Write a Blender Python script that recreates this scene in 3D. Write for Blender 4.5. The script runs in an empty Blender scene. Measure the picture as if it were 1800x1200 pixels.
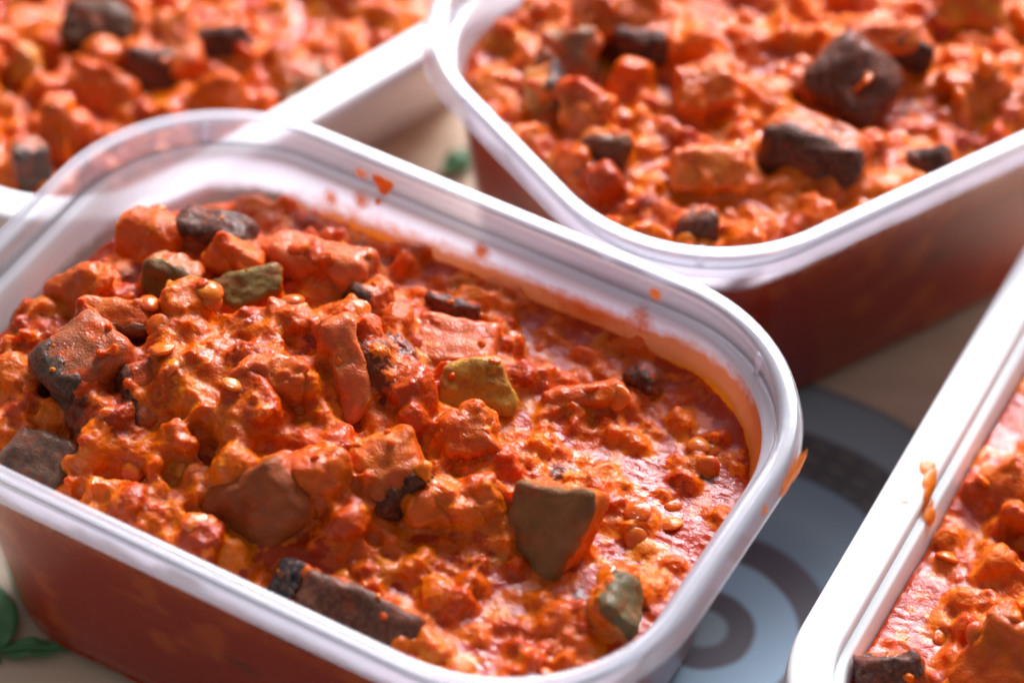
import bpy, bmesh, math, random
import numpy as np
from mathutils import Vector, Matrix, Euler
from mathutils.bvhtree import BVHTree
from mathutils.kdtree import KDTree

MM = 0.001
scene = bpy.context.scene
COL = scene.collection
RIM = 72.0                       # height of the deep tubs' rims above the table, mm

# ------------------------------------------------------------------ camera
cam_data = bpy.data.cameras.new('camera')
cam = bpy.data.objects.new('camera', cam_data); COL.objects.link(cam)
cam.location = (0, -425.0012 * MM, (437.2498 + RIM) * MM)
fw = Vector((0, 0.6969918, -0.7170791)); ri = Vector((0.9987051, 0.03648046, 0.03545855)); up = Vector((-0.05087369, 0.71615055, 0.69608926))
cam.rotation_euler = Matrix((ri, up, -fw)).transposed().to_euler()
cam_data.sensor_width = 36; cam_data.lens = 105
cam_data.clip_start = 0.02; cam_data.clip_end = 20
cam_data.dof.use_dof = True
cam_data.dof.focus_distance = 0.604
cam_data.dof.aperture_fstop = 6.6
scene.camera = cam

# ------------------------------------------------------------------ light: a kitchen window behind and above the tubs
world = bpy.data.worlds.new('World'); scene.world = world; world.use_nodes = True
bg = world.node_tree.nodes['Background']
bg.inputs[0].default_value = (0.90, 0.88, 0.90, 1); bg.inputs[1].default_value = 0.32


def area(name, loc, target, sx, sy, power, color):
    l = bpy.data.lights.new(name, 'AREA'); l.shape = 'RECTANGLE'; l.size = sx; l.size_y = sy
    l.energy = power; l.color = color
    o = bpy.data.objects.new(name, l); COL.objects.link(o); o.location = loc
    o.rotation_euler = (Vector(target) - Vector(loc)).to_track_quat('-Z', 'Y').to_euler()
    return o


area('window_light', (0.30, 1.10, 0.80), (0, 0.03, 0.05), 0.80, 0.54, 63.0, (0.93, 0.95, 1.0))
scene.view_settings.view_transform = 'Standard'
scene.view_settings.look = 'None'
scene.view_settings.exposure = 0.0
scene.view_settings.gamma = 1.0
scene.cycles.use_denoising = True
scene.cycles.max_bounces = 10
scene.cycles.transparent_max_bounces = 16
scene.cycles.sample_clamp_indirect = 6

# ------------------------------------------------------------------ helpers
rng = np.random.default_rng(7)
random.seed(7)
_T = rng.random((32, 32, 32))


def vnoise(p, freq, seed=0):
    """smooth value noise in -1..1 at points p (n,3), freq in cycles per unit"""
    q = np.asarray(p, float) * freq + seed * 7.31 + 100
    i = np.floor(q).astype(int); f = q - i; f = f * f * (3 - 2 * f)
    r = 0
    for dx in (0, 1):
        for dy in (0, 1):
            for dz in (0, 1):
                w = (f[:, 0] if dx else 1 - f[:, 0]) * (f[:, 1] if dy else 1 - f[:, 1]) * (f[:, 2] if dz else 1 - f[:, 2])
                r = r + w * _T[(i[:, 0] + dx) % 32, (i[:, 1] + dy) % 32, (i[:, 2] + dz) % 32]
    return r * 2 - 1


def mesh_from(name, verts_mm, faces, mat, smooth=True, cols=None, scale=MM):
    me = bpy.data.meshes.new(name)
    v = np.asarray(verts_mm, float) * scale
    if isinstance(faces, np.ndarray) and faces.ndim == 2:
        k = faces.shape[1]
        me.vertices.add(len(v)); me.vertices.foreach_set('co', v.ravel())
        me.loops.add(faces.size); me.loops.foreach_set('vertex_index', faces.ravel().astype(np.int32))
        me.polygons.add(len(faces)); me.polygons.foreach_set('loop_start', np.arange(0, faces.size, k, dtype=np.int32))
        me.update(calc_edges=True); me.validate()
    else:
        me.from_pydata([tuple(a) for a in v], [], [tuple(f) for f in faces]); me.update()
    if smooth:
        me.polygons.foreach_set('use_smooth', np.ones(len(me.polygons), dtype=bool))
    if cols is not None:
        a = me.color_attributes.new('col', 'FLOAT_COLOR', 'POINT')
        c = np.ones((len(v), 4)); c[:, :3] = cols
        a.data.foreach_set('color', c.ravel())
    if mat: me.materials.append(mat)
    return me


def link(name, me, parent=None):
    o = bpy.data.objects.new(name, me); COL.objects.link(o)
    if parent is not None: o.parent = parent
    return o


def tag(o, label=None, cat=None, group=None, kind=None):
    if label: o['label'] = label
    if cat: o['category'] = cat
    if group: o['group'] = group
    if kind: o['kind'] = kind
    return o


# ------------------------------------------------------------------ materials
def nt(name):
    m = bpy.data.materials.new(name); m.use_nodes = True
    t = m.node_tree; t.nodes.clear()
    out = t.nodes.new('ShaderNodeOutputMaterial')
    return m, t, out


def N(t, kind, **kw):
    n = t.nodes.new(kind)
    for k, v in kw.items():
        if k in n.inputs.keys(): n.inputs[k].default_value = v
        else: setattr(n, k, v)
    return n


def noise(t, scale, detail=3, rough=0.55, coord=None):
    n = N(t, 'ShaderNodeTexNoise'); n.inputs['Scale'].default_value = scale
    n.inputs['Detail'].default_value = detail; n.inputs['Roughness'].default_value = rough
    if coord is not None: t.links.new(coord, n.inputs['Vector'])
    return n.outputs['Fac']


def ramp(t, src, stops):
    r = N(t, 'ShaderNodeValToRGB'); e = r.color_ramp.elements
    while len(e) < len(stops): e.new(0.5)
    for el, (p, c) in zip(e, stops):
        el.position = p; el.color = (c, c, c, 1) if np.isscalar(c) else (*c, 1)
    t.links.new(src, r.inputs[0]); return r.outputs[0]


def mixc(t, fac, a, b, mode='MIX'):
    m = N(t, 'ShaderNodeMix'); m.data_type = 'RGBA'; m.blend_type = mode
    for idx, v in ((0, fac), (6, a), (7, b)):
        if hasattr(v, 'links') or isinstance(v, bpy.types.NodeSocket): t.links.new(v, m.inputs[idx])
        elif idx == 0: m.inputs[0].default_value = v
        else: m.inputs[idx].default_value = (*v, 1)
    return m.outputs[2]


def math_n(t, op, a, b=0.5, clamp=False):
    m = N(t, 'ShaderNodeMath'); m.operation = op; m.use_clamp = clamp
    for i, v in enumerate((a, b)):
        if isinstance(v, bpy.types.NodeSocket): t.links.new(v, m.inputs[i])
        else: m.inputs[i].default_value = v
    return m.outputs[0]


def food_material(name, coat=0.5, pool=False, sss=0.45, rough=(0.22, 0.5), bump=0.5, coatcol=(0.54, 0.065, 0.002), grain=1.0, spec=0.5):
    """cooked food: the piece's own colour from 'col', partly coated in tomato sauce, wet, grainy"""
    m, t, out = nt(name)
    co = N(t, 'ShaderNodeTexCoord').outputs['Object']
    vc = N(t, 'ShaderNodeVertexColor'); vc.layer_name = 'col'
    b = N(t, 'ShaderNodeBsdfPrincipled')
    n1 = noise(t, 170, 4, 0.6, co)
    n2 = noise(t, 520, 3, 0.6, co)
    n3 = noise(t, 1900, 3, 0.65, co)
    c = vc.outputs['Color']
    if coat > 0:
        mask = ramp(t, n1, [(0.62 - 0.35 * coat, 0.0), (0.74 - 0.3 * coat, 1.0)])
        mask = math_n(t, 'MULTIPLY', mask, 0.85)
        c = mixc(t, mask, c, coatcol)
    # fine pulp mottling: paler fibres and redder juice
    c = mixc(t, ramp(t, n2, [(0.54, 0.0), (0.76, 0.18 * grain)]), c, (0.76, 0.19, 0.012))
    c = mixc(t, ramp(t, n2, [(0.28, 0.26 * grain), (0.46, 0.0)]), c, (0.40, 0.020, 0.001))
    t.links.new(c, b.inputs['Base Color'])
    r = ramp(t, noise(t, 260, 2, 0.5, co), [(0.35, rough[0]), (0.65, rough[1])])
    r = math_n(t, 'MULTIPLY', r, ramp(t, n2, [(0.42, 0.22), (0.52, 1.0)]))      # juicy spots are shinier than the pulp
    t.links.new(r, b.inputs['Roughness'])
    b.inputs['Subsurface Weight'].default_value = sss
    b.inputs['Subsurface Radius'].default_value = (1.0, 0.26, 0.05)
    b.inputs['Subsurface Scale'].default_value = 0.0028
    b.inputs['IOR'].default_value = 1.38
    b.inputs['Specular IOR Level'].default_value = spec * 0.8
    bp = N(t, 'ShaderNodeBump'); bp.inputs['Strength'].default_value = bump; bp.inputs['Distance'].default_value = 0.00045
    t.links.new(n3, bp.inputs['Height'])
    bp2 = N(t, 'ShaderNodeBump'); bp2.inputs['Strength'].default_value = bump * 0.8; bp2.inputs['Distance'].default_value = 0.0010
    if pool:     # runny sauce between the pieces is smooth and shiny, the pulp itself grainy
        at = N(t, 'ShaderNodeAttribute'); at.attribute_name = 'wet'; wt = at.outputs['Fac']
        t.links.new(math_n(t, 'MULTIPLY_ADD', wt, -bump * .85), bp.inputs['Strength']); bp.inputs['Strength'].links[0].from_node.inputs[2].default_value = bump
        t.links.new(math_n(t, 'MULTIPLY_ADD', wt, -bump * .6), bp2.inputs['Strength']); bp2.inputs['Strength'].links[0].from_node.inputs[2].default_value = bump * .8
        rr_ = N(t, 'ShaderNodeMix'); t.links.new(wt, rr_.inputs[0]); t.links.new(r, rr_.inputs[2]); rr_.inputs[3].default_value = 0.05
        t.links.new(rr_.outputs[0], b.inputs['Roughness'])
    t.links.new(n2, bp2.inputs['Height']); t.links.new(bp2.outputs[0], bp.inputs['Normal'])
    t.links.new(bp.outputs[0], b.inputs['Normal'])
    # the wet film of juice on top: smoother than the pulp below, thicker in patches
    bc = N(t, 'ShaderNodeBump'); bc.inputs['Strength'].default_value = 0.75; bc.inputs['Distance'].default_value = 0.0006
    t.links.new(noise(t, 700, 2, 0.5, co), bc.inputs['Height'])
    bd = N(t, 'ShaderNodeBump'); bd.inputs['Strength'].default_value = 0.6; bd.inputs['Distance'].default_value = 0.00035
    t.links.new(noise(t, 1900, 2, 0.5, co), bd.inputs['Height']); t.links.new(bc.outputs[0], bd.inputs['Normal'])
    if pool:
        for nd_, st_ in ((bc, .75), (bd, .6)):
            sl = math_n(t, 'MULTIPLY_ADD', wt, -st_ * .45); sl.node.inputs[2].default_value = st_; t.links.new(sl, nd_.inputs['Strength'])
    t.links.new(bd.outputs[0], b.inputs['Coat Normal'])
    cw = ramp(t, noise(t, 330, 3, 0.6, co), [(0.38, 0.15), (0.62, 0.95)])
    if pool:
        cw = math_n(t, 'MAXIMUM', cw, math_n(t, 'MULTIPLY', wt, 0.75))
        se = N(t, 'ShaderNodeAttribute'); se.attribute_name = 'seal'; cw = math_n(t, 'MULTIPLY', cw, se.outputs['Fac'])
        t.links.new(math_n(t, 'MULTIPLY', se.outputs['Fac'], spec * 0.8), b.inputs['Specular IOR Level'])
    t.links.new(cw, b.inputs['Coat Weight']); b.inputs['Coat IOR'].default_value = 1.33; b.inputs['Coat Roughness'].default_value = 0.06
    t.links.new(b.outputs[0], out.inputs[0])
    return m


M_stew = food_material('stewed_tomato_and_lentil', coat=0.0, pool=True, sss=0.8, rough=(0.28, 0.48), bump=0.6, spec=0.2)
M_flesh = food_material('cooked_vegetable_flesh', coat=0.5, sss=0.45, rough=(0.25, 0.45), bump=0.6, spec=0.25)
M_lentil = food_material('lentil_skin', coat=0.4, sss=0.6, rough=(0.2, 0.4), bump=0.2, grain=0.6)


def skin_material():
    m, t, out = nt('vegetable_skin')
    co = N(t, 'ShaderNodeTexCoord').outputs['Object']
    vc = N(t, 'ShaderNodeVertexColor'); vc.layer_name = 'col'
    b = N(t, 'ShaderNodeBsdfPrincipled')
    c = vc.outputs['Color']
    c = mixc(t, ramp(t, noise(t, 900, 4, 0.7, co), [(0.45, 0.0), (0.62, 0.45)]), c, (0.26, 0.095, 0.035))
    c = mixc(t, ramp(t, noise(t, 210, 3, 0.6, co), [(0.53, 0.0), (0.72, 0.75)]), c, (0.30, 0.035, 0.004))
    t.links.new(c, b.inputs['Base Color'])
    b.inputs['Roughness'].default_value = 0.42; b.inputs['Specular IOR Level'].default_value = 0.12
    b.inputs['Coat Weight'].default_value = 0.4; b.inputs['Coat Roughness'].default_value = 0.12; b.inputs['Coat IOR'].default_value = 1.33
    bc = N(t, 'ShaderNodeBump'); bc.inputs['Strength'].default_value = 0.7; bc.inputs['Distance'].default_value = 0.0005
    t.links.new(noise(t, 900, 3, 0.6, co), bc.inputs['Height']); t.links.new(bc.outputs[0], b.inputs['Coat Normal'])
    b.inputs['Subsurface Weight'].default_value = 0.1
    b.inputs['Subsurface Scale'].default_value = 0.0015
    bp = N(t, 'ShaderNodeBump'); bp.inputs['Strength'].default_value = 0.9; bp.inputs['Distance'].default_value = 0.0009
    t.links.new(noise(t, 800, 5, 0.75, co), bp.inputs['Height']); t.links.new(bp.outputs[0], b.inputs['Normal'])
    t.links.new(b.outputs[0], out.inputs[0])
    return m


M_skin = skin_material()


def milky_plastic(name, clear, base=(0.88, 0.885, 0.96), rough=0.16, trans=0.5, wet=None):
    """frosted polypropylene: part of the light passes, part is scattered"""
    m, t, out = nt(name)
    co = N(t, 'ShaderNodeTexCoord').outputs['Object']
    tr = N(t, 'ShaderNodeBsdfTransparent'); tr.inputs[0].default_value = (0.97, 0.96, 0.98, 1)
    df = N(t, 'ShaderNodeBsdfDiffuse'); df.inputs[0].default_value = (*base, 1)
    tl = N(t, 'ShaderNodeBsdfTranslucent'); tl.inputs[0].default_value = (*base, 1)
    mx = N(t, 'ShaderNodeMixShader'); mx.inputs[0].default_value = trans
    t.links.new(df.outputs[0], mx.inputs[1]); t.links.new(tl.outputs[0], mx.inputs[2])
    mx2 = N(t, 'ShaderNodeMixShader'); mx2.inputs[0].default_value = clear
    t.links.new(mx.outputs[0], mx2.inputs[1]); t.links.new(tr.outputs[0], mx2.inputs[2])
    if wet:      # the frosting clears where stew wets the plastic
        sp = N(t, 'ShaderNodeSeparateXYZ'); t.links.new(co, sp.inputs[0])
        zz = math_n(t, 'ADD', sp.outputs[2], math_n(t, 'MULTIPLY', math_n(t, 'SUBTRACT', noise(t, 70, 3, 0.6, co), 0.5), 0.006))
        k = math_n(t, 'DIVIDE', math_n(t, 'SUBTRACT', zz, wet[0]), 0.0025, clamp=True)
        k = math_n(t, 'MULTIPLY_ADD', k, clear - wet[1]); k.node.inputs[2].default_value = wet[1]
        t.links.new(k, mx2.inputs[0]); seal = k
    gl = N(t, 'ShaderNodeBsdfGlossy'); gl.inputs['Roughness'].default_value = rough
    fr = N(t, 'ShaderNodeFresnel'); ge = N(t, 'ShaderNodeNewGeometry')      # the same reflectance on both faces of the thin sheet
    ior = math_n(t, 'MULTIPLY_ADD', ge.outputs['Backfacing'], 1 / 1.49 - 1.49); ior.node.inputs[2].default_value = 1.49
    t.links.new(ior, fr.inputs['IOR'])
    bp = N(t, 'ShaderNodeBump'); bp.inputs['Strength'].default_value = 0.15; bp.inputs['Distance'].default_value = 0.0004
    t.links.new(noise(t, 90, 2, 0.5, co), bp.inputs['Height'])
    t.links.new(bp.outputs[0], gl.inputs['Normal']); t.links.new(bp.outputs[0], fr.inputs['Normal'])
    mx3 = N(t, 'ShaderNodeMixShader'); ff = fr.outputs[0]
    if wet:      # no inner reflection where stew touches the plastic
        touch = math_n(t, 'GREATER_THAN', seal, 0.9)
        ff = math_n(t, 'MULTIPLY', ff, math_n(t, 'SUBTRACT', 1.0, math_n(t, 'MULTIPLY', math_n(t, 'MULTIPLY', touch, ge.outputs['Backfacing']), 0.9)))
    t.links.new(ff, mx3.inputs[0])
    t.links.new(mx2.outputs[0], mx3.inputs[1]); t.links.new(gl.outputs[0], mx3.inputs[2])
    t.links.new(mx3.outputs[0], out.inputs[0])
    return m


M_wall = milky_plastic('frosted_polypropylene_wall', 0.42, rough=0.24, trans=0.62, wet=(0.0545, 0.993))
M_rim = milky_plastic('frosted_polypropylene_rim', 0.74, rough=0.20, trans=0.45)


def white_plastic():
    m, t, out = nt('opaque_white_plastic')
    co = N(t, 'ShaderNodeTexCoord').outputs['Object']
    b = N(t, 'ShaderNodeBsdfPrincipled')
    c = mixc(t, ramp(t, noise(t, 60, 3, 0.6, co), [(0.35, 0.0), (0.7, 1.0)]), (0.84, 0.84, 0.85), (0.80, 0.80, 0.82))
    t.links.new(c, b.inputs['Base Color'])
    b.inputs['Roughness'].default_value = 0.28
    b.inputs['Subsurface Weight'].default_value = 0.3; b.inputs['Subsurface Scale'].default_value = 0.002
    t.links.new(b.outputs[0], out.inputs[0]); return m


M_white = white_plastic()


def film_material():
    """thin orange oil and sauce film left on the plastic; 'col' red channel = thickness"""
    m, t, out = nt('orange_sauce_film')
    co = N(t, 'ShaderNodeTexCoord').outputs['Object']
    vc = N(t, 'ShaderNodeVertexColor'); vc.layer_name = 'col'
    sep = N(t, 'ShaderNodeSeparateColor'); t.links.new(vc.outputs['Color'], sep.inputs[0])
    n = noise(t, 330, 5, 0.7, co)
    a = math_n(t, 'ADD', math_n(t, 'MULTIPLY', n, 1.5), -0.95)
    a = math_n(t, 'ADD', a, math_n(t, 'MULTIPLY', sep.outputs[0], 1.45), clamp=True)
    a = math_n(t, 'MULTIPLY', a, 0.93)
    b = N(t, 'ShaderNodeBsdfPrincipled')
    c = mixc(t, noise(t, 500, 3, 0.6, co), (0.80, 0.15, 0.001), (0.88, 0.27, 0.004))
    t.links.new(c, b.inputs['Base Color']); b.inputs['Roughness'].default_value = 0.3
    tl = N(t, 'ShaderNodeBsdfTranslucent'); t.links.new(c, tl.inputs[0])
    m0 = N(t, 'ShaderNodeMixShader'); m0.inputs[0].default_value = 0.35
    t.links.new(b.outputs[0], m0.inputs[1]); t.links.new(tl.outputs[0], m0.inputs[2])
    tr = N(t, 'ShaderNodeBsdfTransparent')
    mx = N(t, 'ShaderNodeMixShader'); t.links.new(a, mx.inputs[0])
    t.links.new(tr.outputs[0], mx.inputs[1]); t.links.new(m0.outputs[0], mx.inputs[2])
    t.links.new(mx.outputs[0], out.inputs[0]); return m


M_film = film_material()


def simple_mat(name, c1, c2, scale, rough, bump=0.0, stretch=None, sss=0.0):
    m, t, out = nt(name)
    co = N(t, 'ShaderNodeTexCoord').outputs['Object']
    if stretch:
        mp = N(t, 'ShaderNodeMapping'); mp.inputs['Scale'].default_value = stretch
        t.links.new(co, mp.inputs[0]); co = mp.outputs[0]
    b = N(t, 'ShaderNodeBsdfPrincipled')
    n = noise(t, scale, 5, 0.6, co)
    t.links.new(mixc(t, ramp(t, n, [(0.3, 0.0), (0.7, 1.0)]), c1, c2), b.inputs['Base Color'])
    b.inputs['Roughness'].default_value = rough
    if sss: b.inputs['Subsurface Weight'].default_value = sss; b.inputs['Subsurface Scale'].default_value = 0.002
    if bump:
        bp = N(t, 'ShaderNodeBump'); bp.inputs['Strength'].default_value = bump; bp.inputs['Distance'].default_value = 0.0005
        t.links.new(n, bp.inputs['Height']); t.links.new(bp.outputs[0], b.inputs['Normal'])
    t.links.new(b.outputs[0], out.inputs[0]); return m


M_table = simple_mat('pale_wood', (0.68, 0.54, 0.40), (0.54, 0.40, 0.28), 14, 0.4, 0.15, (1, 8, 1))
M_leaf = simple_mat('green_leaf', (0.04, 0.14, 0.05), (0.08, 0.22, 0.08), 220, 0.45, 0.3)
M_splash = simple_mat('orange_sauce_drop', (0.80, 0.17, 0.012), (0.85, 0.26, 0.02), 400, 0.3, 0.3, sss=0.4)


def mat_print():
    """round table mat printed with blue-grey and dark rings and a band of small marks"""
    m, t, out = nt('printed_ring_mat')
    co = N(t, 'ShaderNodeTexCoord').outputs['Object']
    w = N(t, 'ShaderNodeVectorMath'); w.operation = 'LENGTH'; t.links.new(co, w.inputs[0])
    d = math_n(t, 'ADD', w.outputs['Value'], math_n(t, 'MULTIPLY', math_n(t, 'SUBTRACT', noise(t, 60, 2, 0.5, co), 0.5), 0.002))
    r = math_n(t, 'DIVIDE', d, 0.080)
    blue, dark, mid, grey = (0.38, 0.56, 0.72), (0.11, 0.09, 0.115), (0.25, 0.37, 0.47), (0.32, 0.41, 0.46)
    k = N(t, 'ShaderNodeValToRGB'); k.color_ramp.interpolation = 'LINEAR'; e = k.color_ramp.elements
    st = [(0.0, grey), (0.055, grey), (0.075, dark), (0.135, dark), (0.15, blue), (0.255, blue), (0.27, dark), (0.355, dark), (0.37, mid), (0.50, (0.32, 0.45, 0.53)), (0.63, mid),
          (0.65, (0.09, 0.095, 0.10)), (0.80, (0.11, 0.115, 0.12)), (0.82, grey), (0.97, (0.27, 0.34, 0.37)), (1.0, dark)]
    while len(e) < len(st): e.new(0.5)
    for el, (p, c) in zip(e, st): el.position = p; el.color = (*c, 1)
    t.links.new(r, k.inputs[0])
    # small pale marks printed in the dark band
    gr = N(t, 'ShaderNodeTexGradient'); gr.gradient_type = 'RADIAL'; t.links.new(co, gr.inputs[0])
    st1 = math_n(t, 'SINE', math_n(t, 'MULTIPLY', gr.outputs['Fac'], 2 * math.pi * 58))
    rr = math_n(t, 'SINE', math_n(t, 'MULTIPLY', r, 2 * math.pi * 17))
    mk = math_n(t, 'MULTIPLY', math_n(t, 'GREATER_THAN', st1, -0.1), math_n(t, 'GREATER_THAN', rr, 0.0))
    band = math_n(t, 'MULTIPLY', math_n(t, 'GREATER_THAN', r, 0.66), math_n(t, 'LESS_THAN', r, 0.79))
    c = mixc(t, math_n(t, 'MULTIPLY', mk, math_n(t, 'MULTIPLY', band, 0.55)), k.outputs[0], (0.20, 0.19, 0.16))
    b = N(t, 'ShaderNodeBsdfPrincipled'); t.links.new(c, b.inputs['Base Color']); b.inputs['Roughness'].default_value = 0.5
    t.links.new(b.outputs[0], out.inputs[0]); return m


# ------------------------------------------------------------------ the table
bm = bmesh.new()
for (x0, x1, y0, y1) in ((-900, 900, -700, 900),):
    bmesh.ops.create_cube(bm, size=1, matrix=Matrix.Translation((0, 0.1, -0.0156)) @ Matrix.Diagonal((1.8, 1.6, 0.03, 1)))
me = bpy.data.meshes.new('table_top'); bm.to_mesh(me); bm.free(); me.materials.append(M_table)
tag(link('table_top', me), 'pale wooden table top under the tubs', kind='structure')

bm = bmesh.new()
bmesh.ops.create_cone(bm, cap_ends=True, segments=128, radius1=0.080, radius2=0.0797, depth=0.0005)
me = bpy.data.meshes.new('round_mat'); bm.to_mesh(me); bm.free(); me.materials.append(mat_print())
o = link('round_mat', me); o.location = (44.8 * MM, -14.2 * MM, -0.00032)
tag(o, 'round blue-grey table mat printed with dark rings, between the tubs', 'table mat')


# ------------------------------------------------------------------ rounded-rectangle containers
def rr_ring(L, W, r, narc=20, nl=10, nw=8):
    """points and outward normals round a rounded rectangle, fixed count so rings can be lofted"""
    P, Nn = [], []
    cs = [(1, 1), (-1, 1), (-1, -1), (1, -1)]
    for k, (sx, sy) in enumerate(cs):
        a = np.linspace(k * np.pi / 2, (k + 1) * np.pi / 2, narc)
        P.append(np.c_[sx * (L / 2 - r) + r * np.cos(a), sy * (W / 2 - r) + r * np.sin(a)]); Nn.append(np.c_[np.cos(a), np.sin(a)])
        n = nl if k % 2 == 0 else nw
        e0 = P[-1][-1]; k2 = (k + 1) % 4; a2 = k2 * np.pi / 2; sx2, sy2 = cs[k2]
        e1 = np.array([sx2 * (L / 2 - r) + r * np.cos(a2), sy2 * (W / 2 - r) + r * np.sin(a2)])
        tt = np.linspace(0, 1, n + 2)[1:-1, None]
        P.append(e0 + (e1 - e0) * tt); Nn.append(np.repeat(Nn[-1][-1:], n, 0))
    return np.vstack(P), np.vstack(Nn)


def loft(L, W, r, prof, close=True, cap_first=False):
    """prof: list of (offset outward from the L x W outline, z)"""
    P, Nn = rr_ring(L, W, r); n = len(P); V = []
    for off, z in prof:
        V.append(np.c_[P + Nn * off, np.full(n, z)])
    V = np.vstack(V); F = []
    m = len(prof)
    for i in range(m if close else m - 1):
        j = (i + 1) % m
        for k in range(n):
            k2 = (k + 1) % n
            F.append((i * n + k, i * n + k2, j * n + k2, j * n + k))
    return V, F, n


TUB = dict(L=172.0, W=120.5, r=40.8, w=4.37, ledge=1.5, taper=0.14, H=72.0, name='tub')


def inset(spec, z):
    """how far the inner wall lies inside the outer rim line at height z (0 = rim top, negative below)"""
    if spec['name'] == 'tub':
        z = np.asarray(z, float)
        return np.where(z > -7.0, spec['w'] + 0.25, spec['w'] + spec['ledge'] + spec['taper'] * (-z))
    z = np.asarray(z, float)
    return np.where(z > -3.2, spec['w'] + 0.5, spec['w'] + spec['ledge'] + spec['taper'] * (-z))


def thing(name, label, cat, origin, yaw, group=None):
    o = bpy.data.objects.new(name, None); COL.objects.link(o)
    o.empty_display_size = 0.02
    o.location = (origin[0] * MM, origin[1] * MM, origin[2] * MM); o.rotation_euler = (0, 0, yaw)
    return tag(o, label, cat, group)


def add_solid(name, V, F, mat, parent, smooth_angle=None):
    me = mesh_from(name, V, F, mat)
    bmx = bmesh.new(); bmx.from_mesh(me); bmesh.ops.recalc_face_normals(bmx, faces=bmx.faces); bmx.to_mesh(me); bmx.free()
    return link(name, me, parent)


def make_tub(label, origin, yaw, embossed=False):
    s = TUB; t = thing('plastic_tub', label, 'plastic tub', (origin[0], origin[1], 0), yaw, 'frosted plastic tubs of stew')
    L, W, r, w = s['L'], s['W'], s['r'], s['w']; H = s['H']
    z0 = RIM
    # rim: rounded channel, flat top, skirt flaring out, inner collar and ledge
    prof = [(-w - 0.25, -6.9), (-w - 0.05, -0.9), (-w + 0.35, -0.25), (-w + 0.9, -0.03), (-w + 1.9, 0.0), (-1.7, 0.0), (-0.9, -0.03), (-0.35, -0.2), (0.0, -0.8),
            (0.35, -2.2), (0.55, -2.5), (0.85, -4.2), (1.1, -4.75), (0.6, -4.95), (0.25, -4.6), (-0.2, -2.4), (-0.8, -1.1), (-w + 1.0, -1.1), (-w + 0.65, -2.0), (-w + 0.45, -6.9)]
    V, F, n = loft(L, W, r, [(a, b + z0) for a, b in prof])
    add_solid('rim', V, F, M_rim, t)
    # body: wall and floor, inner and outer skins
    i7 = w + s['ledge'] + s['taper'] * 7.6
    iH = w + s['ledge'] + s['taper'] * (H - 2)
    pin = [(-w - 0.3, -7.02), (-i7 + 0.35, -7.2), (-i7 - 0.1, -7.8)] + [(-(w + s['ledge'] + s['taper'] * h), -h) for h in (12, 20, 35, 50, 62)] + [(-iH - 0.6, -(H - 4)), (-iH - 2.6, -(H - 1.6)), (-iH - 6, -(H - 0.9))]
    th = 0.65
    pout = [(a + (th if k > 1 else th * 0.7), b - (0.15 if k < 9 else 0.35)) for k, (a, b) in enumerate(pin)]
    pout[0] = (-w + 0.42, -7.02)
    prof2 = pin + pout[::-1]
    V, F, n = loft(L, W, r, [(a, b + z0) for a, b in prof2])
    ni = len(pin)
    F = [tuple(f) for f in F if not (set(x // n for x in f) == {ni - 1, ni})]
    F.append(tuple((ni - 1) * n + k for k in range(n))); F.append(tuple(ni * n + k for k in range(n))[::-1])
    add_solid('body', V, F, M_wall, t)
    # short upright ribs on the collar near each corner
    P, Nn = rr_ring(L, W, r)
    for k in RIB_IDX:
        p, nn = P[k], Nn[k]; tg = np.array([-nn[1], nn[0]])
        vs = []
        for zz in (-6.6, -0.9):
            for o_, s_ in ((-w - 0.28, -0.9), (-w - 0.75, -0.45), (-w - 0.75, 0.45), (-w - 0.28, 0.9), (-w + 0.2, 0.9), (-w + 0.2, -0.9)):
                q = p + nn * o_ + tg * s_; vs.append((q[0], q[1], zz + z0))
        fs = [tuple(range(6))[::-1], tuple(range(6, 12))] + [(a, (a + 1) % 6, (a + 1) % 6 + 6, a + 6) for a in range(6)]
        add_solid('rib', vs, fs, M_rim, t)
    if embossed:
        for k in range(9):
            bmx = bmesh.new(); bmesh.ops.create_icosphere(bmx, subdivisions=2, radius=1)
            me = bpy.data.meshes.new('embossed_dot'); bmx.transform(Matrix.Diagonal((0.45 + 0.25 * (k % 3 == 0), 0.55, 0.22, 1)) @ Matrix.Scale(MM, 4)); bmx.to_mesh(me); bmx.free()
            me.materials.append(M_rim); me.polygons.foreach_set('use_smooth', np.ones(len(me.polygons), bool))
            oo = link('embossed_dot', me, t); oo.location = ((-13 + k * 2.6) * MM, (-60.25 + 1.9 + 0.5 * ((k * 7) % 3 - 1)) * MM, (RIM + 0.02) * MM)
    return t


RIB_IDX = []
_P, _N = rr_ring(TUB['L'], TUB['W'], TUB['r'])
for ang in (128, 232, 308, 52):
    a = math.radians(ang); d = (_N @ np.array([math.cos(a), math.sin(a)])); RIB_IDX.append(int(d.argmax()))


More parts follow.
